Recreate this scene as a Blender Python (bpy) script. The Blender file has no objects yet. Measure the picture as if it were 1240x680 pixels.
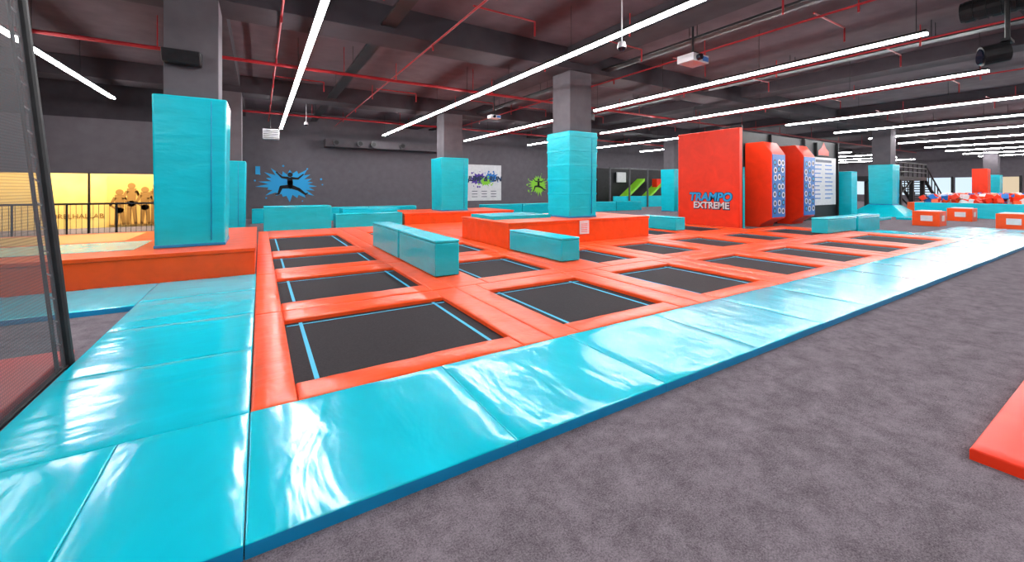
import bpy, math, random
from mathutils import Vector, Matrix, noise
random.seed(7)
S=bpy.context.scene
COL=S.collection
try:
    S.view_settings.view_transform='Standard'
    S.view_settings.look='None'
except Exception as e: print(e)

# ---------------------------------------------------------------- materials
def srgb(r,g,b):
    f=lambda c:(c/255/12.92) if c/255<=.04045 else ((c/255+.055)/1.055)**2.4
    return (f(r),f(g),f(b),1)
def base(name,col,rough=.6,metal=0,spec=.5):
    m=bpy.data.materials.new(name); m.use_nodes=True
    n=m.node_tree.nodes; p=n['Principled BSDF']
    p.inputs['Base Color'].default_value=col
    p.inputs['Roughness'].default_value=rough
    p.inputs['Metallic'].default_value=metal
    p.inputs['Specular IOR Level'].default_value=spec
    return m,n,m.node_tree.links,p
def noisy(name,c1,c2,scale=8,rough=.7,bump=.1,detail=4,spec=.3,dist=.02):
    m,n,l,p=base(name,c1,rough,0,spec)
    tc=n.new('ShaderNodeTexCoord'); t=n.new('ShaderNodeTexNoise'); t.inputs['Scale'].default_value=scale; t.inputs['Detail'].default_value=detail
    l.new(tc.outputs['Object'],t.inputs['Vector'])
    r=n.new('ShaderNodeValToRGB'); r.color_ramp.elements[0].position=.3; r.color_ramp.elements[1].position=.7
    r.color_ramp.elements[0].color=c1; r.color_ramp.elements[1].color=c2
    l.new(t.outputs['Fac'],r.inputs['Fac']); l.new(r.outputs['Color'],p.inputs['Base Color'])
    b=n.new('ShaderNodeBump'); b.inputs['Strength'].default_value=bump; b.inputs['Distance'].default_value=dist
    l.new(t.outputs['Fac'],b.inputs['Height']); l.new(b.outputs['Normal'],p.inputs['Normal'])
    return m
def vinyl(name,col,rough=.2,bump=.35,stretch=(1,1,1),dist=.02,scale=2.2,crease=.25,rot=0,spec=.5,distort=.9):
    m,n,l,p=base(name,col,rough,0,spec)
    tc=n.new('ShaderNodeTexCoord'); mp=n.new('ShaderNodeMapping'); mp.inputs['Scale'].default_value=stretch; mp.inputs['Rotation'].default_value=(0,0,rot)
    l.new(tc.outputs['Object'],mp.inputs['Vector'])
    t=n.new('ShaderNodeTexNoise'); t.inputs['Scale'].default_value=scale; t.inputs['Detail'].default_value=3; t.inputs['Distortion'].default_value=distort
    l.new(mp.outputs['Vector'],t.inputs['Vector'])
    t2=n.new('ShaderNodeTexNoise'); t2.noise_type='RIDGED_MULTIFRACTAL'; t2.inputs['Scale'].default_value=scale*1.7; t2.inputs['Detail'].default_value=2; t2.inputs['Distortion'].default_value=distort*.6
    l.new(mp.outputs['Vector'],t2.inputs['Vector'])
    a=n.new('ShaderNodeMath'); a.operation='MULTIPLY_ADD'; a.inputs[1].default_value=crease
    l.new(t2.outputs['Fac'],a.inputs[0]); l.new(t.outputs['Fac'],a.inputs[2])
    b=n.new('ShaderNodeBump'); b.inputs['Strength'].default_value=bump; b.inputs['Distance'].default_value=dist
    l.new(a.outputs[0],b.inputs['Height']); l.new(b.outputs['Normal'],p.inputs['Normal'])
    hs=n.new('ShaderNodeValToRGB'); hs.color_ramp.elements[0].position=.25;hs.color_ramp.elements[1].position=.8
    hs.color_ramp.elements[0].color=tuple(c*.88 for c in col[:3])+(1,); hs.color_ramp.elements[1].color=tuple(min(1,c*1.08) for c in col[:3])+(1,)
    l.new(t.outputs['Fac'],hs.inputs['Fac']); l.new(hs.outputs['Color'],p.inputs['Base Color'])
    return m
def emit(name,col,s):
    m=bpy.data.materials.new(name); m.use_nodes=True; n=m.node_tree.nodes; n.clear()
    e=n.new('ShaderNodeEmission'); e.inputs[0].default_value=col; e.inputs[1].default_value=s
    o=n.new('ShaderNodeOutputMaterial'); m.node_tree.links.new(e.outputs[0],o.inputs[0]); return m

TEAL=vinyl('teal_vinyl',srgb(6,192,212),.17,.55,(2.2,.9,1),.028,1.5,.25,.35,.5,.4)
TEALX=vinyl('teal_vinyl_cross',srgb(6,190,210),.17,.55,(.8,2.2,1),.028,1.4,.25,-.3,.5,.4)
TEALP=vinyl('teal_vinyl_pad',srgb(8,190,206),.26,.45,(1,1,3.2),.026,2.0,.25,0,.5,.4)
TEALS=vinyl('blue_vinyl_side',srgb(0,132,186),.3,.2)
SEAM=base('seam_piping',srgb(0,105,130),.5)[0]
ORG=vinyl('orange_vinyl',srgb(242,80,22),.32,.6,(1,1,1),.02,3.8,.35,0,.35,.4)
RED=vinyl('red_panel',srgb(236,54,22),.4,.06,spec=.3)
REDM=vinyl('red_vinyl',srgb(215,40,30),.4,.2)
BED=noisy('trampoline_mesh_fabric',srgb(35,30,33),srgb(46,40,44),60,.7,.05,2,.15)
LINE=base('cyan_line',srgb(50,175,215),.6)[0]
def carpet():
    m,n,l,p=base('carpet',(.2,.2,.2,1),.95,0,.1)
    tc=n.new('ShaderNodeTexCoord')
    t=n.new('ShaderNodeTexNoise'); t.inputs['Scale'].default_value=4.5; t.inputs['Detail'].default_value=10; t.inputs['Roughness'].default_value=.88
    t2=n.new('ShaderNodeTexNoise'); t2.inputs['Scale'].default_value=120; t2.inputs['Detail'].default_value=3; t2.inputs['Roughness'].default_value=.85
    l.new(tc.outputs['Object'],t.inputs['Vector']); l.new(tc.outputs['Object'],t2.inputs['Vector'])
    mx=n.new('ShaderNodeMix'); mx.inputs[0].default_value=.5
    l.new(t.outputs['Fac'],mx.inputs[2]); l.new(t2.outputs['Fac'],mx.inputs[3])
    r=n.new('ShaderNodeValToRGB'); r.color_ramp.elements[0].position=.38; r.color_ramp.elements[1].position=.62
    r.color_ramp.elements[0].color=srgb(64,57,62); r.color_ramp.elements[1].color=srgb(143,133,140)
    l.new(mx.outputs[0],r.inputs['Fac']); l.new(r.outputs['Color'],p.inputs['Base Color'])
    b=n.new('ShaderNodeBump'); b.inputs['Strength'].default_value=.5; b.inputs['Distance'].default_value=.008
    l.new(t2.outputs['Fac'],b.inputs['Height']); l.new(b.outputs['Normal'],p.inputs['Normal'])
    return m
CARPET=carpet()
WALLG=noisy('wall_grey_paint',srgb(94,89,95),srgb(102,97,103),3,.85,.03)
WALLD=noisy('wall_dark_paint',srgb(50,46,51),srgb(58,54,59),3,.85,.03)
CEIL=noisy('ceiling_dark_paint',srgb(78,67,73),srgb(90,79,84),2,.9,.05)
BEAM=noisy('beam_paint',srgb(52,47,52),srgb(62,57,62),2,.9,.05)
COLG=noisy('column_grey_paint',srgb(86,81,86),srgb(96,91,96),3,.8,.04)
PIPE=noisy('red_pipe_paint',srgb(140,28,36),srgb(160,36,42),4,.45,.02)
BLK=noisy('black_metal',srgb(22,22,24),srgb(32,32,34),6,.5,.02)
STEEL=noisy('grey_metal',srgb(70,70,74),srgb(90,90,94),6,.4,.02)
WHT=noisy('white_plastic',srgb(205,205,208),srgb(218,218,220),6,.4,.01)
YEL=noisy('yellow_wall_paint',srgb(226,190,105),srgb(236,204,125),1.5,.7,.02)
BROWN=base('light_brown_print',srgb(150,108,48),.7)[0]
GREEN=base('green_paint',srgb(130,200,40),.5)[0]
CYANP=base('cyan_paint',srgb(30,160,220),.6)[0]
PURP=base('purple_paint',srgb(80,50,150),.6)[0]
BLUE=base('blue_print',srgb(20,110,190),.4)[0]
NAVY=base('navy_print',srgb(15,40,70),.4)[0]
BLACK=base('black_print',srgb(14,14,18),.6)[0]
YELP=base('yellow_vinyl',srgb(236,186,100),.4)[0]
GLOW=emit('led_strip_glow',(1,.99,1,1),74)
WARM=emit('warm_panel_glow',(1,.86,.62,1),12)
WIN=emit('window_daylight',(.7,.86,1,1),1.1)
WINW=emit('lit_shop_glow',(1,.8,.55,1),.8)
GLASS=base('lens_glass',srgb(20,25,40),.05)[0]
def netmat():
    m,n,l,p=base('safety_net_mesh',srgb(60,58,62),.7)
    tc=n.new('ShaderNodeTexCoord')
    def wv(axis):
        w=n.new('ShaderNodeTexWave'); w.bands_direction=axis; w.inputs['Scale'].default_value=14
        l.new(tc.outputs['Object'],w.inputs['Vector']); return w
    a=wv('Y'); b=wv('Z')
    mx=n.new('ShaderNodeMath'); mx.operation='MAXIMUM'; l.new(a.outputs['Fac'],mx.inputs[0]); l.new(b.outputs['Fac'],mx.inputs[1])
    mr=n.new('ShaderNodeMapRange'); mr.inputs['From Min'].default_value=.3; mr.inputs['From Max'].default_value=1; mr.inputs['To Min'].default_value=.55; mr.inputs['To Max'].default_value=.74
    l.new(mx.outputs[0],mr.inputs['Value']); l.new(mr.outputs[0],p.inputs['Alpha'])
    return m
NET=netmat()

# ---------------------------------------------------------------- mesh builder
class MB:
    def __init__(s): s.v=[];s.f=[];s.m=[];s.mats=[]
    def mi(s,mat):
        if mat not in s.mats: s.mats.append(mat)
        return s.mats.index(mat)
    def add(s,vs,fs,mat,mlist=None):
        o=len(s.v); s.v+= [tuple(v) for v in vs]
        for i,f in enumerate(fs):
            s.f.append([o+j for j in f]); s.m.append(s.mi(mlist[i] if mlist else mat))
    def box(s,x0,x1,y0,y1,z0,z1,mat,side=None,tx=0):
        vs=[(x0,y0,z0),(x1,y0,z0),(x1,y1,z0),(x0,y1,z0),(x0-tx,y0-tx,z1),(x1+tx,y0-tx,z1),(x1+tx,y1+tx,z1),(x0-tx,y1+tx,z1)]
        fs=[(0,3,2,1),(4,5,6,7),(0,1,5,4),(1,2,6,5),(2,3,7,6),(3,0,4,7)]
        sd=side or mat
        s.add(vs,fs,mat,[sd,mat,sd,sd,sd,sd])
    def puff(s,x0,x1,y0,y1,t,h,mat,side=None,cell=.07,wr=.004,rim=.02,drop=.016,pw=4):
        """upholstered pad: rounded rim, slightly domed wrinkled top"""
        def ax(a,b):
            L=b-a; r=min(rim,L*.25); n=max(2,int((L-2*r)/cell))
            return [a,a+r*.12,a+r*.45,a+r]+[a+r+(L-2*r)*i/n for i in range(1,n)]+[b-r,b-r*.45,b-r*.12,b]
        X=ax(x0,x1);Y=ax(y0,y1);nx=len(X);ny=len(Y)
        def e(v,a,b):
            d=min(v-a,b-v); r=min(rim,(b-a)*.25)
            q=min(1,d/r); return math.sqrt(max(0,1-(1-q)**2))
        def dome(v,a,b): u=abs(2*(v-a)/(b-a)-1); return 1-u**pw
        vs=[]
        lx=(x1-x0)>(y1-y0)
        for y in Y:
            for x in X:
                k=min(e(x,x0,x1),e(y,y0,y1)); D=dome(x,x0,x1)*dome(y,y0,y1)
                al=x if lx else y; ac=y if lx else x
                w=noise.noise(Vector((al*5.5,ac*1.6,x0+y0*3)))*wr+noise.noise(Vector((x*1.7,y*1.7,9)))*wr
                vs.append((x,y,(t-drop)+drop*k+h*D+w*k))
        fs=[(j*nx+i,j*nx+i+1,(j+1)*nx+i+1,(j+1)*nx+i) for j in range(ny-1) for i in range(nx-1)]
        ml=[mat]*len(fs)
        o=len(vs)
        ring=[i for i in range(nx)]+[j*nx+nx-1 for j in range(1,ny)]+[(ny-1)*nx+i for i in range(nx-2,-1,-1)]+[j*nx for j in range(ny-2,0,-1)]
        for r in ring: vs.append((vs[r][0],vs[r][1],0.0))
        n=len(ring)
        for i in range(n):
            j=(i+1)%n; fs.append((o+i,o+j,ring[j],ring[i])); ml.append(side or mat)
        fs.append(tuple(o+i for i in range(n-1,-1,-1))); ml.append(side or mat)
        s.add(vs,fs,mat,ml)
    def cyl(s,a,b,r,mat,n=12,r2=None):
        a=Vector(a);b=Vector(b);d=(b-a).normalized(); q=d.to_track_quat('Z','Y'); r2=r if r2 is None else r2
        vs=[]
        for c,rr in((a,r),(b,r2)):
            for i in range(n):
                t=2*math.pi*i/n; vs.append(c+q@Vector((rr*math.cos(t),rr*math.sin(t),0)))
        fs=[(i,(i+1)%n,n+(i+1)%n,n+i) for i in range(n)]+[tuple(range(n-1,-1,-1)),tuple(range(n,2*n))]
        s.add(vs,fs,mat)
    def poly(s,pts,mat): s.add(pts,[tuple(range(len(pts)))],mat)
    def prism(s,prof,axis,a,b,mat,cap=None):
        n=len(prof)
        P=(lambda p,t:(t,p[0],p[1])) if axis=='x' else (lambda p,t:(p[0],t,p[1]))
        vs=[P(p,a) for p in prof]+[P(p,b) for p in prof]
        fs=[(i,(i+1)%n,n+(i+1)%n,n+i) for i in range(n)]+[tuple(range(n-1,-1,-1)),tuple(range(n,2*n))]
        s.add(vs,fs,mat)
    def disc(s,c,r,mat,n=20,axis='y',sx=1):
        s.poly([(c[0]+r*sx*math.cos(2*math.pi*i/n),c[1],c[2]+r*math.sin(2*math.pi*i/n)) for i in range(n)],mat)
    def done(s,name,bevel=0,seg=2,parent=None,smooth=False):
        me=bpy.data.meshes.new(name); me.from_pydata(s.v,[],s.f)
        for m in s.mats: me.materials.append(m)
        me.polygons.foreach_set('material_index',s.m); me.update()
        import bmesh
        bm=bmesh.new(); bm.from_mesh(me)
        bmesh.ops.recalc_face_normals(bm,faces=bm.faces); bm.to_mesh(me); bm.free()
        o=bpy.data.objects.new(name,me); COL.objects.link(o)
        if bevel:
            b=o.modifiers.new('Bevel','BEVEL'); b.width=bevel; b.segments=seg; b.limit_method='ANGLE'; b.angle_limit=math.radians(40)
        if bevel or smooth:
            for p in me.polygons: p.use_smooth=True
            try: me.set_sharp_from_angle(angle=math.radians(60 if bevel else 70))
            except Exception: pass
        if parent: o.parent=parent
        return o
def empty(name,loc=(0,0,0)):
    e=bpy.data.objects.new(name,None); COL.objects.link(e); return e
def text(name,body,loc,size,mat,face='-Y',parent=None,ext=.004,shear=0,bold=0):
    c=bpy.data.curves.new(name,'FONT'); c.body=body; c.size=size; c.extrude=ext; c.align_x='CENTER'; c.align_y='CENTER'; c.shear=shear; c.offset=bold
    c.materials.append(mat)
    o=bpy.data.objects.new(name,c); COL.objects.link(o); o.location=loc
    o.rotation_euler=(math.pi/2,0,0) if face=='-Y' else (math.pi/2,0,-math.pi/2)
    if parent: o.parent=parent
    return o

# ---------------------------------------------------------------- room
XL,XR,YF,YB,ZC=-12,60,-8,24,5.45
b=MB(); b.box(XL,XR,YF,YB+.2,-.15,0,CARPET); b.done('floor')
b=MB(); b.box(XL,XR,YF,YB+.2,ZC,ZC+.15,CEIL); b.done('ceiling')
b=MB(); b.box(-2,XR,YB,YB+.2,0,ZC,WALLG); b.done('wall_back')
b=MB(); b.box(-2.15,-2,19.2,YB+.2,0,ZC,WALLG); b.done('wall_return')
b=MB(); b.box(XL,-2,19,19.2,2.0,3.85,WALLG); b.box(XL,-2,19,19.2,3.85,ZC,WALLD); b.box(-2.6,-2,19,19.2,0,2.0,WALLG); b.done('wall_shop_header')
b=MB(); b.box(XL,-2.15,21.6,21.8,0,2.6,YEL); b.done('wall_shop')
b=MB(); b.box(XL,-2.15,19.2,21.6,2.55,2.65,WHT); b.done('ceiling_shop')
b=MB(); b.box(XL-.2,XL,YF,YB,0,ZC,WALLD); b.done('wall_left')
b=MB(); b.box(XR,XR+.2,YF,YB,0,ZC,WALLG); b.done('wall_right')
b=MB(); b.box(XL,XR,YF-.2,YF,0,ZC,WALLG); b.done('wall_front')
def beam(x0,x1,y0,y1,z=4.85):
    b=MB(); b.box(x0,x1,y0,y1,z,ZC,BEAM); return b.done('ceiling_beam',.01)
for y in (0.6,8.9,17.1): beam(XL,XR,y,y+.95)
b=MB()
for x in (-1.4,7.3,16,24.7,33.4,42.1,50.8):
    for ya,yb in ((YF,.6),(1.55,8.9),(9.85,17.1),(18.05,YB)): b.box(x,x+.8,ya,yb,5.05,ZC,BEAM)
b.done('ceiling_beam',.01)
# ---------------------------------------------------------------- LED strips
def led(x,segs,z=4.4):
    b=MB()
    for y0,y1 in segs:
        b.box(x-.05,x+.05,y0,y1,z-.04,z,GLOW); b.box(x-.055,x+.055,y0,y1,z,z+.05,BLK)
        n=max(2,int((y1-y0)/2.5)+1)
        for i in range(n):
            y=y0+.15+(y1-y0-.3)*i/(n-1); b.cyl((x,y,z+.05),(x,y,ZC),.006,BLK,6)
    b.done('linear_ceiling_light')
led(-4,[(-6,0),(1.5,17.8)])  # separate segments behind the viewpoint, here and below, are unseen, added for illumination
led(.85,[(-6,0),(1.5,22.6)])
led(5.72,[(-6,0),(1.5,22.6)])
led(10.56,[(-6,-1),(2.42,11.3),(13.9,22.6)])
led(15.2,[(-6,-1),(2.4,15.8),(17.5,22.6)])
for x in (20.4,25.4,30,34.8,40,45,50,55): led(x,[(-6,9.3),(13.5,22)])
# ---------------------------------------------------------------- pipes
b=MB()
for y,z in ((12.2,4.7),(20.5,4.75)):
    b.cyl((XL+.1,y,z),(50,y,z),.045,PIPE,10)
    for x in range(-10,50,4): b.cyl((x,y,z),(x,y,ZC),.012,PIPE,6)
for x,z in ((.35,4.82),(3.4,4.82),(6.6,4.82),(9.2,4.82),(12.6,4.82),(18,4.82),(23,4.82)):
    b.cyl((x,-2,z),(x,23.5,z),.022,PIPE,8)
    for y in range(0,23,3):
        b.cyl((x,y,z),(x,y,z+.35),.012,PIPE,6); b.cyl((x,y,z),(x,y,z-.14),.02,PIPE,6)
    for y in (3.7,6.9,14.4): b.cyl((x,y,z+.1),(x+1.4,y,z+.1),.018,PIPE,8); b.cyl((x+1.4,y,z+.1),(x+1.4,y,z-.2),.018,PIPE,8)
b.done('sprinkler_pipework',smooth=False)
b=MB()
for x in (2.2,8.6,13.4):
    b.box(x,x+.3,-2,23.5,4.98,5.03,BLK)
    for y in range(0,24,3): b.cyl((x,y,5.0),(x,y,ZC),.008,BLK,6); b.cyl((x+.3,y,5.0),(x+.3,y,ZC),.008,BLK,6)
b.done('cable_tray')

# ---------------------------------------------------------------- floor mats
MT=.066
def mats(name,x0,x1,y0,y1,along,n):
    b=MB(); g=.001
    for i in range(n):
        if along=='x':
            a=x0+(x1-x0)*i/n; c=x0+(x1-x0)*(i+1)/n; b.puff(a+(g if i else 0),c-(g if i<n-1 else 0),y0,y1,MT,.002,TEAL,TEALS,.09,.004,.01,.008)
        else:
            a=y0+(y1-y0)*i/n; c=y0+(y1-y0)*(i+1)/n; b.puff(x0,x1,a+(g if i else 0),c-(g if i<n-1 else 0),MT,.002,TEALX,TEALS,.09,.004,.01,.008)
    # dark piping under the joints at the mat ends
    if along=='x': b.box(x1-.004,x1+.0015,y0+.01,y1-.01,.01,MT-.006,SEAM)
    else: b.box(x0+.01,x1-.01,y1-.004,y1+.0015,.01,MT-.006,SEAM)
    return b.done(name,smooth=True)
xs=[-.055,2.55,5.1,7.6,10.1,12.6,15.1,17.6,20.1,22.6]
for i in range(len(xs)-1): mats('floor_mat',xs[i]+.002,xs[i+1]-.002,1.97,3.123,'x',2)
mats('floor_mat',-1.31,-.058,1.97,3.119,'x',2)
mats('floor_mat',-1.31,-.058,3.122,5.6,'y',2)
mats('floor_mat',-1.31,-.058,5.604,8.12,'y',2)
mats('floor_mat',-3.8,-1.314,6.7,8.12,'x',2)
mats('floor_mat',17.05,18.25,3.14,5.5,'y',2)
mats('floor_mat',18.26,22.6,3.14,4.3,'x',3)
b=MB(); b.puff(3.35,6.2,-1.6,.6,.06,.003,RED,None,.09,.004,.01,.008); b.done('folding_mat',smooth=True)
b=MB(); b.box(-4.4,-1.42,2.2,5.2,0,.06,REDM); b.done('landing_mat',.015,3)

# ---------------------------------------------------------------- trampolines
def tramp(cx,cy,bx,by,lines=True):
    b=MB(); g=.0035; t=.07; h=.007; c=.06 if cy[0]<8 and cx[0]<7 else .12
    X0,X1=cx[0]+g,cx[1]-g; Y0,Y1=cy[0]+g,cy[1]-g
    b.puff(X0,bx[0],Y0,Y1,t,h,ORG,cell=c); b.puff(bx[1],X1,Y0,Y1,t,h,ORG,cell=c)
    b.puff(bx[0]+g,bx[1]-g,Y0,by[0],t,h,ORG,cell=c); b.puff(bx[0]+g,bx[1]-g,by[1],Y1,t,h,ORG,cell=c)
    b.box(bx[0]-.03,bx[1]+.03,by[0]-.03,by[1]+.03,.012,.022,BED)
    if lines:
        for x in (bx[0]+.14,bx[1]-.17): b.box(x,x+.035,by[0]+.02,by[1]-.02,.0225,.024,LINE)
        b.box(bx[0]+.02,bx[1]-.02,by[1]-.10,by[1]-.08,.0225,.024,LINE)
    return b.done('trampoline',smooth=True)
CX=[-.055,2.4,4.72,7.03,9.3,11.6,13.9,17.03]
BX=[(.22,2.06),(2.73,4.34),(5.1,6.65),(7.45,8.9),(9.7,11.15),(12.0,13.45),(14.35,16.3)]
CY=[3.126,5.47,7.95,10.35,16.0]
BY=[(3.4,5.08),(5.85,7.45),(8.4,9.9),(10.8,13.9)]
for i in range(7):
    tramp((CX[i],CX[i+1]),(CY[0],CY[1]),BX[i],BY[0],True)
    bx=list(BX[i]); 
    if i==1: bx=[2.95,4.45]
    if i==2: bx=[5.55,6.7]
    tramp((CX[i],CX[i+1]),(CY[1],CY[2]),bx,BY[1])
for r in (2,3):
    tramp((CX[0],CX[1]),(CY[r],CY[r+1]),BX[0],BY[r])
    tramp((CX[1],5.0),(CY[r],CY[r+1]),(2.95,4.6),BY[r])
tramp((10.08,12.2),(7.95,11),(10.4,11.75),(8.4,10.5))
tramp((12.2,14.7),(7.95,11),(12.6,14.3),(8.4,10.5))
b=MB()
b.puff(5.0,7.5,7.96,8.33,.07,.006,ORG); b.puff(7.51,10.07,7.96,8.33,.07,.006,ORG)
b.puff(5.01,10,11.05,13.4,.07,.006,ORG,cell=.15); b.puff(5.01,10,13.42,15.9,.07,.006,ORG,cell=.15)
b.done('safety_pad',smooth=True)

# ---------------------------------------------------------------- platforms
b=MB(); b.box(-8,-.075,8.15,12.6,0,.44,ORG); b.box(-8,-.07,8.13,12.6,.445,.5,ORG)
b.box(-4.6,-1.75,8.9,10.3,.5,.506,TEAL); b.box(-7.6,-4.7,8.9,10.6,.5,.506,YELP); b.box(-4.6,-2.2,10.5,12.3,.5,.506,YELP); b.box(-7.6,-4.8,10.8,12.3,.5,.506,TEAL)
b.done('jump_platform',.012,3)
b=MB(); b.box(5.06,10,8.36,11,0,.6,ORG); b.box(5.04,10.02,8.34,11.02,.605,.67,ORG)
b.box(5.25,7.1,9.4,10.8,.67,.76,TEALP)
b.box(7.25,7.58,8.325,8.338,.28,.64,WHT)
for i in range(5): b.box(7.3,7.52,8.321,8.324,.34+.05*i,.355+.05*i,RED)
b.done('jump_platform',.012,3)
b=MB(); b.box(4.9,10,16.1,19,0,.44,ORG); b.box(4.88,10.02,16.08,19.02,.445,.5,ORG); b.done('jump_platform',.012,3)

# ---------------------------------------------------------------- columns
def column(x0,x1,y0,y1,zb,zt,inset=.1,bands=0):
    b=MB(); b.box(x0+inset,x1-inset,y0+inset,y1-inset,zb,4.85,COLG)
    e=empty('padded_column')
    b.done('shaft',.01,2,e)
    b=MB()
    b.box(x0,x1,y0,y1,zb+.002,zt,TEALP,None,.03)
    b.done('pad_wrap',.03,4,e)
    b=MB()
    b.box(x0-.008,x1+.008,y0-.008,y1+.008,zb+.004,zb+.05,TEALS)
    for i in range(bands):
        z=zb+(zt-zb)*(i+.6)/bands; k=.03*(z-zb)/(zt-zb)+.006
        b.box(x0-k,x1+k,y0-k,y1+k,z,z+.05,TEALP)
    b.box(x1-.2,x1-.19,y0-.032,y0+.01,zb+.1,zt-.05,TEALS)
    b.done('wrap_strap',.004,1,e)
    return e
column(-1.49,-.53,8.85,9.85,.5,3.07)
column(7.36,8.36,8.88,9.88,.67,3.12,.1,6)
column(6.78,8.05,16.9,18.1,.5,2.87,.18)
column(-1.5,-.45,17,18,0,2.45)
column(22.8,23.9,17,18,0,2.75)
column(29.0,30.0,8.0,9.0,0.6,2.8)
column(50.5,51.5,7.4,8.4,0,2.6)
b=MB(); b.box(28.2,30.8,7.2,9.8,0,.6,TEALP,None,-.75); b.done('column_base_pad',.03,3)

# ---------------------------------------------------------------- pad blocks
def block(x0,x1,y0,y1,z0,z1,name='foam_block',m=None):
    b=MB(); m=m or TEALP
    b.box(x0,x1,y0,y1,z0,z1-.05,m); b.box(x0-.004,x1+.004,y0-.004,y1+.004,z1-.052,z1,m)
    return b.done(name,.022,3)
block(2.38,2.8,6.2,8.2,.081,.665)
block(2.38,2.8,8.3,10.45,.081,.665)
block(4.95,5.4,6.2,8.15,.081,.54)
block(11.88,12.38,8.8,10.4,.081,.52)
block(15.1,17.3,5.7,6.15,.081,.56)
block(17.45,19.4,5.7,6.15,.0,.56)
block(.1,2.2,16.05,17,0,.88)
block(2.35,4.8,16.05,16.7,0,.56)
block(2.7,4.8,16.75,17.6,0,.72)
for i in range(5): block(10.3+i*2.5,12.75+i*2.5,19.6,20.2,0,.62,'padded_barrier')
for i in range(3): block(-.3+i*2.4,2.05+i*2.4,20.5,21.1,0,.62,'padded_barrier')

# ---------------------------------------------------------------- red panel and kiosks
e=empty('climbing_booth')
b=MB(); b.box(14.8,15.0,8.3,10.85,0,3.72,RED); b.done('side_panel',.02,2,e)
b=MB(); b.box(15.0,25,9.05,9.2,0,3.78,BLK)
for x in (15.05,18.4,21.4,24.9): b.box(x,x+.1,8.95,9.05,0,3.78,BLK)
b.box(15.0,15.08,8.32,9.05,0,3.82,BLK)
b.done('backing_wall',.01,2,e)
text('sign_top','TRAMPO',(14.785,9.45,1.16),.44,CYANP,'-X',e,.01,.15,.012)
text('sign_bottom','EXTREME',(14.785,9.4,.84),.35,WHT,'-X',e,.01,.0,.008)
text('sign_outline','TRAMPO',(14.795,9.45,1.16),.44,NAVY,'-X',e,.002,.15,.035)
text('sign_shadow','EXTREME',(14.795,9.39,.82),.35,NAVY,'-X',e,.002,0,.025)
def kiosk(x):
    e=empty('game_kiosk')
    b=MB(); pr=[(9.0,.0),(8.45,.0),(8.4,.12),(8.0,.35),(8.0,2.85),(8.3,3.3),(9.0,3.3)]
    b.prism(pr,'x',x,x+1.0,RED); b.done('body',.02,2,e)
    b=MB(); b.box(x+.03,x+.97,7.975,7.999,.4,2.8,BLUE)
    rnd=random.Random(int(x*10))
    for r in range(7):
        for c in range(3):
            cx=x+.2+.3*c+rnd.uniform(-.03,.03); cz=.66+.31*r+rnd.uniform(-.04,.04)
            b.disc((cx,7.972,cz),.12,WHT if (r+c)%3 else NAVY,16); b.disc((cx,7.970,cz),.07,NAVY if (r+c)%3 else CYANP,16)
    b.done('button_panel',0,1,e)
kiosk(16.45); kiosk(18.95)
b=MB(); b.box(22.0,24.7,8.98,9.04,.7,3.0,WHT)
rnd=random.Random(3)
for r in range(9):
    z=2.6-.2*r
    for c in range(2): b.box(22.3+1.2*c,23.2+1.2*c-rnd.uniform(0,.3),8.974,8.979,z,z+.05,BLUE)
b.box(22.5,24.2,8.974,8.979,2.76,2.88,NAVY)
b.done('rules_poster')
b=MB(); b.box(22.6,23.9,8.95,9.04,3.05,3.7,BLK)
b.add([(22.7,8.94,3.1),(23.8,8.94,3.1),(23.8,8.94,3.3),(23.5,8.94,3.45),(23.25,8.94,3.72),(23.0,8.94,3.45),(22.7,8.94,3.3)],[(0,1,2,3,4,5,6)],RED)
b.done('flame_sign')
block(15.15,15.45,8.45,8.9,0,2.3,'pad_post'); block(25.2,25.9,8.5,9.1,0,2.35,'pad_post')
b=MB(); b.box(26.3,27,9.2,10,0,.6,ORG); b.box(26.3,26.9,9.3,9.9,.6,1.3,RED); b.done('punching_stand',.03,3)

# ---------------------------------------------------------------- back wall murals
def splat(b,cx,y,cz,r,mat,seed,n=22,sx=1.3):
    rd=random.Random(seed); pts=[]
    for i in range(n*2):
        t=math.pi*i/n; rr=r*((.95+rd.uniform(-.1,.35)) if i%2 else (.72+rd.uniform(-.1,.1)))
        pts.append((cx+sx*rr*math.cos(t),cz+.8*rr*math.sin(t)))
    for i in range(len(pts)):
        p,q=pts[i],pts[(i+1)%len(pts)]
        b.poly([(cx,y,cz),(p[0],y,p[1]),(q[0],y,q[1])],mat)
    for i in range(8):
        t=rd.uniform(0,6.28); b.disc((cx+sx*r*1.25*math.cos(t),y,cz+r*math.sin(t)),rd.uniform(.03,.07),mat,10)
def limb(b,pts,ws,y,mat):
    for i in range(len(pts)-1):
        p=Vector(pts[i]);q=Vector(pts[i+1]); d=(q-p).normalized(); nn=Vector((-d.y,d.x))
        a,c=ws[i]/2,ws[i+1]/2
        P=[p+nn*a,p-nn*a,q-nn*c,q+nn*c]
        b.poly([(v.x,y,v.y) for v in P],mat); b.disc((q.x,y,q.y),c,mat,10)
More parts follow.
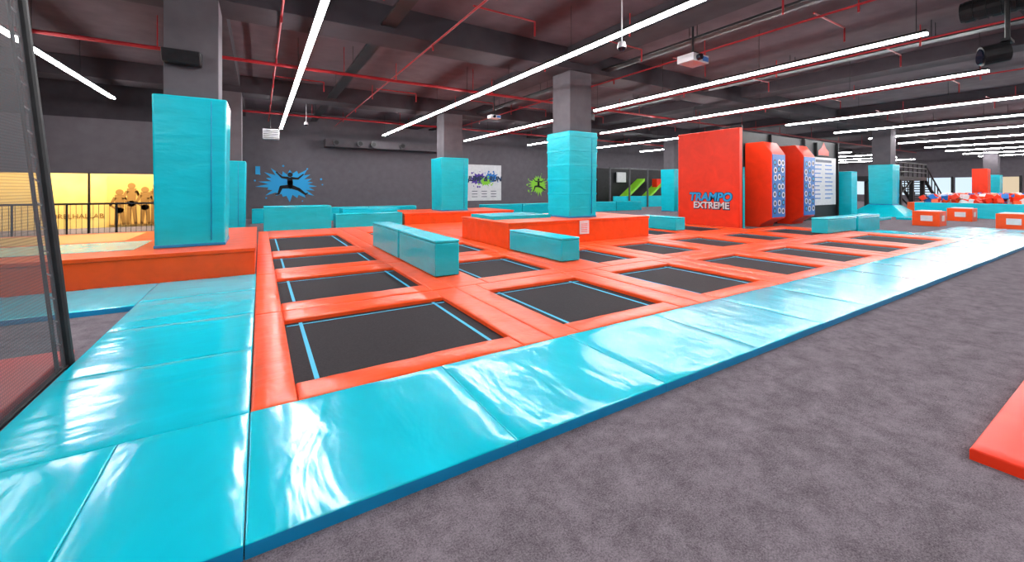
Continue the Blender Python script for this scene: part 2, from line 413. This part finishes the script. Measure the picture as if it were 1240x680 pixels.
def jumper(b,cx,y,cz,s,mat):
    T=lambda L:[(cx+s*p[0],cz+s*p[1]) for p in L]
    W=lambda L:[s*w for w in L]
    b.disc((cx+s*.02,y,cz+s*.56),s*.12,mat,14)
    limb(b,T([(0,.42),(.02,.15),(.03,-.08)]),W([.22,.26,.2]),y,mat)
    limb(b,T([(-.05,.38),(-.35,.42),(-.6,.68)]),W([.14,.1,.06]),y,mat)
    limb(b,T([(.05,.38),(.38,.36),(.62,.58)]),W([.14,.1,.06]),y,mat)
    limb(b,T([(0,-.05),(-.38,-.08),(-.5,-.42),(-.62,-.45)]),W([.2,.16,.1,.06]),y,mat)
    limb(b,T([(.05,-.05),(.42,-.2),(.72,-.45),(.82,-.4)]),W([.2,.16,.1,.06]),y,mat)
b=MB(); splat(b,1.3,YB-.01,1.72,.95,CYANP,4); jumper(b,1.3,YB-.02,1.65,1.0,BLACK); b.done('jumper_mural')
b=MB(); splat(b,17.0,YB-.01,1.74,.85,GREEN,9,sx=.9); jumper(b,17.0,YB-.02,1.7,.75,BLACK); b.done('jumper_mural')
b=MB(); b.box(11.4,13.9,YB-.05,YB-.002,.7,3.05,WHT)
splat(b,12.2,YB-.06,2.1,.5,PURP,2,14); splat(b,13.1,YB-.061,2.2,.42,BLUE,5,14); splat(b,12.7,YB-.062,1.95,.35,GREEN,8,14)
for i in range(3):
    for k in range(3): b.box(11.7+.7*i,12.1+.7*i,YB-.062,YB-.055,1.3-.18*k,1.34-.18*k,NAVY)
g=b.done('graffiti_poster')
t=text('lettering','JUMP & RUN',(12.65,YB-.075,2.12),.45,NAVY,'-Y',None,.002,.2,.02); t.parent=g
b=MB(); b.box(2.9,9.6,23.2,YB-.01,3.7,4.1,COLG)
for i,x in enumerate((3.4,4.6,5.3,6.9)): b.cyl((x,23.2,3.9),(x,23.0,3.9),.16,STEEL,18); b.cyl((x,23.02,3.9),(x,22.99,3.9),.11,BLACK,18)
b.done('ventilation_duct')
b=MB(); b.box(9.1,9.5,YB-.08,YB-.002,3.0,3.18,RED); b.done('exit_sign')
b=MB(); b.box(-.2,-.0,YB-.1,YB-.002,2.2,2.6,CYANP); b.done('wall_sign')
e=empty('slide_arena')
b=MB(); b.box(22.5,31,YB-.25,YB-.15,.0,3.1,BLK)
for x in (22.5,24.6,26.7,28.8,30.9): b.box(x,x+.1,YB-1.6,YB-1.5,0,3.1,STEEL)
b.box(22.5,31,YB-1.6,YB-1.5,3.0,3.1,STEEL)
b.done('frame',0,1,e)
b=MB()
for i in range(2):
    o=i*2.6
    b.add([(24.0+o,22.6,.3),(26.6+o,22.6,2.1),(26.6+o,22.6,2.3),(24.0+o,22.6,.5),(24.0+o,23.4,.3),(26.6+o,23.4,2.1),(26.6+o,23.4,2.3),(24.0+o,23.4,.5)],[(0,1,2,3),(4,5,6,7),(3,2,6,7),(0,1,5,4),(0,3,7,4),(1,2,6,5)],GREEN)
b.box(23,31,22.5,22.6,0,.9,TEALP); b.box(28.2,28.9,22.7,23.2,1.6,2.3,RED); b.box(24.4,25.4,23.5,23.6,2,2.8,WHT)
b.done('slides',0,1,e)

# ---------------------------------------------------------------- shop at left
b=MB(); b.box(XL+.2,-2.4,19.8,21.2,2.5,2.54,WARM); b.done('shop_ceiling_light')
g=MB(); g.box(-5.0,-3.2,21.53,21.595,.1,2.0,YELP)
for i,(x,h) in enumerate(((-4.65,1.35),(-4.3,1.6),(-3.9,1.45),(-3.55,1.6))):
    y=21.52-.002*i; g.disc((x,y,h),.12,BROWN,12)
    limb(g,[(x,h-.1),(x,h-.7)],[.28,.24],y,BROWN); limb(g,[(x-.06,h-.65),(x-.1,.12)],[.15,.1],y,BROWN); limb(g,[(x+.06,h-.65),(x+.12,.12)],[.15,.1],y,BROWN)
    limb(g,[(x-.13,h-.2),(x-.26,h-.5),(x-.1,h-.65)],[.1,.08,.06],y,BROWN); limb(g,[(x+.13,h-.2),(x+.24,h-.45),(x+.16,h-.2)],[.1,.08,.06],y,BROWN)
g.done('people_poster')
text('wall_lettering','JAKIRELHALLAB',(-5.95,21.59,.45),.24,BROWN)
text('wall_lettering','Jump\n& Fly',(-7.7,18.98,2.9),.7,WHT,'-Y',None,.004,.3)
b=MB(); b.box(-9.5,-8.3,21.5,21.595,.4,1.4,ORG); b.done('shop_poster')
b=MB(); b.box(-10.6,-10.5,19.05,19.15,0,2,BLK); b.box(-7.6,-7.5,19.05,19.15,0,2,BLK); b.box(-4.9,-4.86,19.05,19.15,0,2,BLK); b.done('window_frame')
b=MB()
for i in range(10):
    x=-11+i*1.05
    b.cyl((x,16.6,0),(x,16.6,1.05),.025,BLK,8)
for z in (1.05,.12): b.cyl((-11,16.6,z),(-1.55,16.6,z),.028,BLK,8)
for i in range(80): b.cyl((-11+i*.118,16.6,.12),(-11+i*.118,16.6,1.05),.006,BLK,5)
b.done('guard_railing')

# ---------------------------------------------------------------- safety net at left
e=empty('safety_net')
T0=Vector((-1.36,4.85,0)); T1=Vector((-1.36-.42,4.85,4.6))
b=MB(); b.cyl(T0,T1,.04,BLK,12); b.cyl((-1.36,1.0,0),(-1.78,1.0,4.6),.035,BLK,12); b.cyl(T1,(-1.78,1.0,4.6),.03,BLK,12); b.cyl((-1.36,4.85,.03),(-1.36,1,.03),.012,BLK,8)
b.cyl((-1.40,4.76,.0),(-1.82,4.76,4.6),.014,BLK,8)
for i in range(24): 
    f=i/24; b.cyl((-1.37-.42*f,4.85,4.6*f),(-1.41-.42*f,4.76,4.6*f+.06),.006,WHT,5)
b.done('frame',0,1,e)
b=MB(); b.poly([(-1.365,1,.03),(-1.365,4.83,.03),(-1.78,4.83,4.58),(-1.78,1,4.58)],NET); b.done('mesh',0,1,e)

# ---------------------------------------------------------------- fixtures
def projector(x,y,z,s=1):
    b=MB(); b.box(x-.25*s,x+.25*s,y-.18*s,y+.18*s,z,z+.15*s,WHT); b.cyl((x-.1*s,y-.18*s,z+.07*s),(x-.1*s,y-.26*s,z+.07*s),.06*s,GLASS,16)
    b.cyl((x,y,z+.15*s),(x,y,ZC),.025,BLK,10); b.box(x-.12*s,x+.12*s,y-.12*s,y+.12*s,z+.17*s,z+.2*s,BLK)
    b.box(x+.05*s,x+.24*s,y-.185*s,y-.18*s,z+.03,z+.12*s,BLUE)
    b.done('ceiling_projector',.012,2)
projector(8.15,5.6,4.25,1.1); projector(7.3,13.1,4.05,.8)
def cam(x,y,z):
    b=MB(); b.cyl((x,y,z+.1),(x,y,ZC-.005),.012,WHT,8); b.cyl((x,y,z),(x,y,z+.1),.08,WHT,16,.06); b.cyl((x,y,z-.05),(x,y,z),.035,GLASS,16,.07)
    b.done('dome_camera')
cam(5.27,4.97,3.9); cam(1.6,18.6,4.1)
b=MB(); b.box(.1,.75,21.6,22.1,3.75,4.2,WHT)
for i in range(5): b.box(.12,.73,21.57,21.6,3.8+.08*i,3.83+.08*i,BLK)
b.cyl((.4,21.85,4.2),(.4,21.85,ZC),.02,BLK,8); b.done('ceiling_heater',.01,2)
b=MB(); b.prism([(8.94,3.6),(8.72,3.6),(8.62,3.8),(8.94,3.86)],'x',-1.38,-.86,BLK); b.done('wall_speaker',.02,2)
b=MB(); b.box(-3.2,-2.8,18.8,18.995,2.9,3.2,BLK); b.done('wall_speaker',.02,2)
b=MB(); b.box(8.46,8.6,9.2,9.5,3.55,3.75,BLK); b.box(8.2,8.5,9.3,9.4,3.62,3.68,BLK); b.done('wall_speaker',.01,2)
b=MB()
for i in range(26): b.cyl((10.1,-2+i*.15,4.45),(10.1,-1.9+i*.15,4.45),.18,BLK,18)
b.cyl((10.1,-2,4.45),(10.1,1.9,4.45),.165,BLK,18)
b.cyl((10.1,-1.5,4.5),(10.1,-1.5,ZC-.005),.01,BLK,6)
b.done('flexible_air_duct')
b=MB(); b.cyl((9.75,1.35,3.6),(9.62,1.6,3.56),.15,BLK,20); b.cyl((9.62,1.6,3.56),(9.61,1.62,3.56),.12,GLASS,20); b.cyl((9.75,1.35,3.6),(9.75,1.35,4.85),.03,BLK,10); b.box(9.6,9.9,1.3,1.4,3.74,3.78,BLK); b.done('ceiling_spotlight')

# ---------------------------------------------------------------- far right
def stand(x,y):
    b=MB(); b.box(x,x+.9,y,y+.8,0,.58,ORG); b.box(x+.25,x+.6,y-.012,y,.2,.42,WHT); b.box(x+.1,x+.8,y+.1,y+.7,.58,.61,WHT); b.box(x-.012,x,y+.2,y+.55,.2,.42,WHT)
    b.done('vaulting_box',.02,3)
stand(22.7,4.85); stand(27.3,4.8); stand(22.9,2.65)
e=empty('foam_pit')
b=MB(); b.box(30.5,42,2,2.3,0,.75,ORG); b.box(30.5,42,7.5,7.8,0,.75,ORG); b.box(30.5,30.8,2.3,7.5,0,.75,TEALP); b.box(41.7,42,2.3,7.5,0,.75,TEALP); b.box(30.8,41.7,2.3,7.5,0,.4,BLK)
b.done('walls',.02,2,e)
b=MB(); rd=random.Random(5)
for i in range(1000):
    x=rd.uniform(31,41.4);y=rd.uniform(2.5,7.3);z=.6+rd.uniform(0,.5);s=.12
    R=Matrix.Rotation(rd.uniform(0,3),3,'Z')@Matrix.Rotation(rd.uniform(0,3),3,'X')
    vs=[R@Vector((a,c,d))*s+Vector((x,y,z)) for a,c,d in ((-1,-1,-1),(1,-1,-1),(1,1,-1),(-1,1,-1),(-1,-1,1),(1,-1,1),(1,1,1),(-1,1,1))]
    b.add(vs,[(0,3,2,1),(4,5,6,7),(0,1,5,4),(1,2,6,5),(2,3,7,6),(3,0,4,7)],rd.choice([ORG,RED,RED,RED,WHT,BLUE]))
b.done('foam_cubes',0,1,e)
e=empty('metal_staircase')
b=MB()
# deck on posts, stair flight falling towards +X along its front, railings
b.box(33.5,41,9.4,13.0,2.05,2.3,BLK)
for x in (33.6,36,38.4,40.7):
    for y in (9.5,12.7): b.box(x,x+.22,y,y+.22,0,2.1,BLK)
for i in range(11):
    b.box(41+i*.34,41.38+i*.34,9.5,11.0,1.92-.18*i,1.98-.18*i,BLK)
for y in (9.5,11.0):
    b.cyl((41,y,2.05),(44.8,y,.05),.1,BLK,8); b.cyl((41,y,3.2),(44.8,y,1.1),.05,BLK,8)
    for i in range(6): b.cyl((41+i*.74,y,2.05-i*.39),(41+i*.74,y,3.2-i*.41),.035,BLK,6)
for z in (2.6,2.9,3.2): b.cyl((33.5,9.45,z),(41,9.45,z),.045,BLK,8)
for i in range(9): b.cyl((33.5+i*.93,9.45,2.2),(33.5+i*.93,9.45,3.2),.045,BLK,6)
b.cyl((33.7,9.6,.1),(38.4,9.6,2.0),.05,BLK,8); b.cyl((38.4,9.6,.1),(33.7,9.6,2.0),.05,BLK,8)
b.done('structure',0,1,e)
b=MB()
for i in range(10):
    y=1+i*2.2; b.box(XR-.06,XR-.005,y,y+1.9,.8,2.6,WINW if y<9 else WIN)
for i in range(11): b.box(XR-.1,XR-.005,.85+i*2.2,1.0+i*2.2,.7,2.7,BLK)
b.done('window_1')
b=MB()
for i in range(5): b.box(34+i*5,37.5+i*5,YB-.06,YB-.005,.8,2.4,WIN if i%2 else WINW)
b.done('window_2')
b=MB(); b.box(46.5,47.5,7.4,8.2,0,3,RED); b.done('padded_post',.03,2)
b=MB(); b.box(49,52,5.2,5.4,0,2.2,WHT); b.box(49,52,5.15,5.2,.2,2.0,BLUE); b.done('information_board',.01,1)
block(33,36,14,15,0,1.6,'padded_barrier'); block(27,30,12,12.6,0,1.5,'padded_barrier')
block(20.5,26,7.2,8.2,0,.12,'landing_mat')
block(26.2,29.5,5.9,7.1,0,.1,'landing_mat',TEAL)

# ---------------------------------------------------------------- camera
cd=bpy.data.cameras.new('camera'); c=bpy.data.objects.new('camera',cd); COL.objects.link(c)
cd.sensor_fit='HORIZONTAL'; cd.sensor_width=36; cd.lens=495/1240*36; cd.shift_y=-(340-228)/1240; cd.clip_end=200
c.location=(0,0,1.5); c.rotation_euler=(math.pi/2,0,-math.radians(31.64))
S.camera=c
w=bpy.data.worlds.new('world'); S.world=w; w.use_nodes=True; w.node_tree.nodes['Background'].inputs[0].default_value=(.05,.05,.06,1)
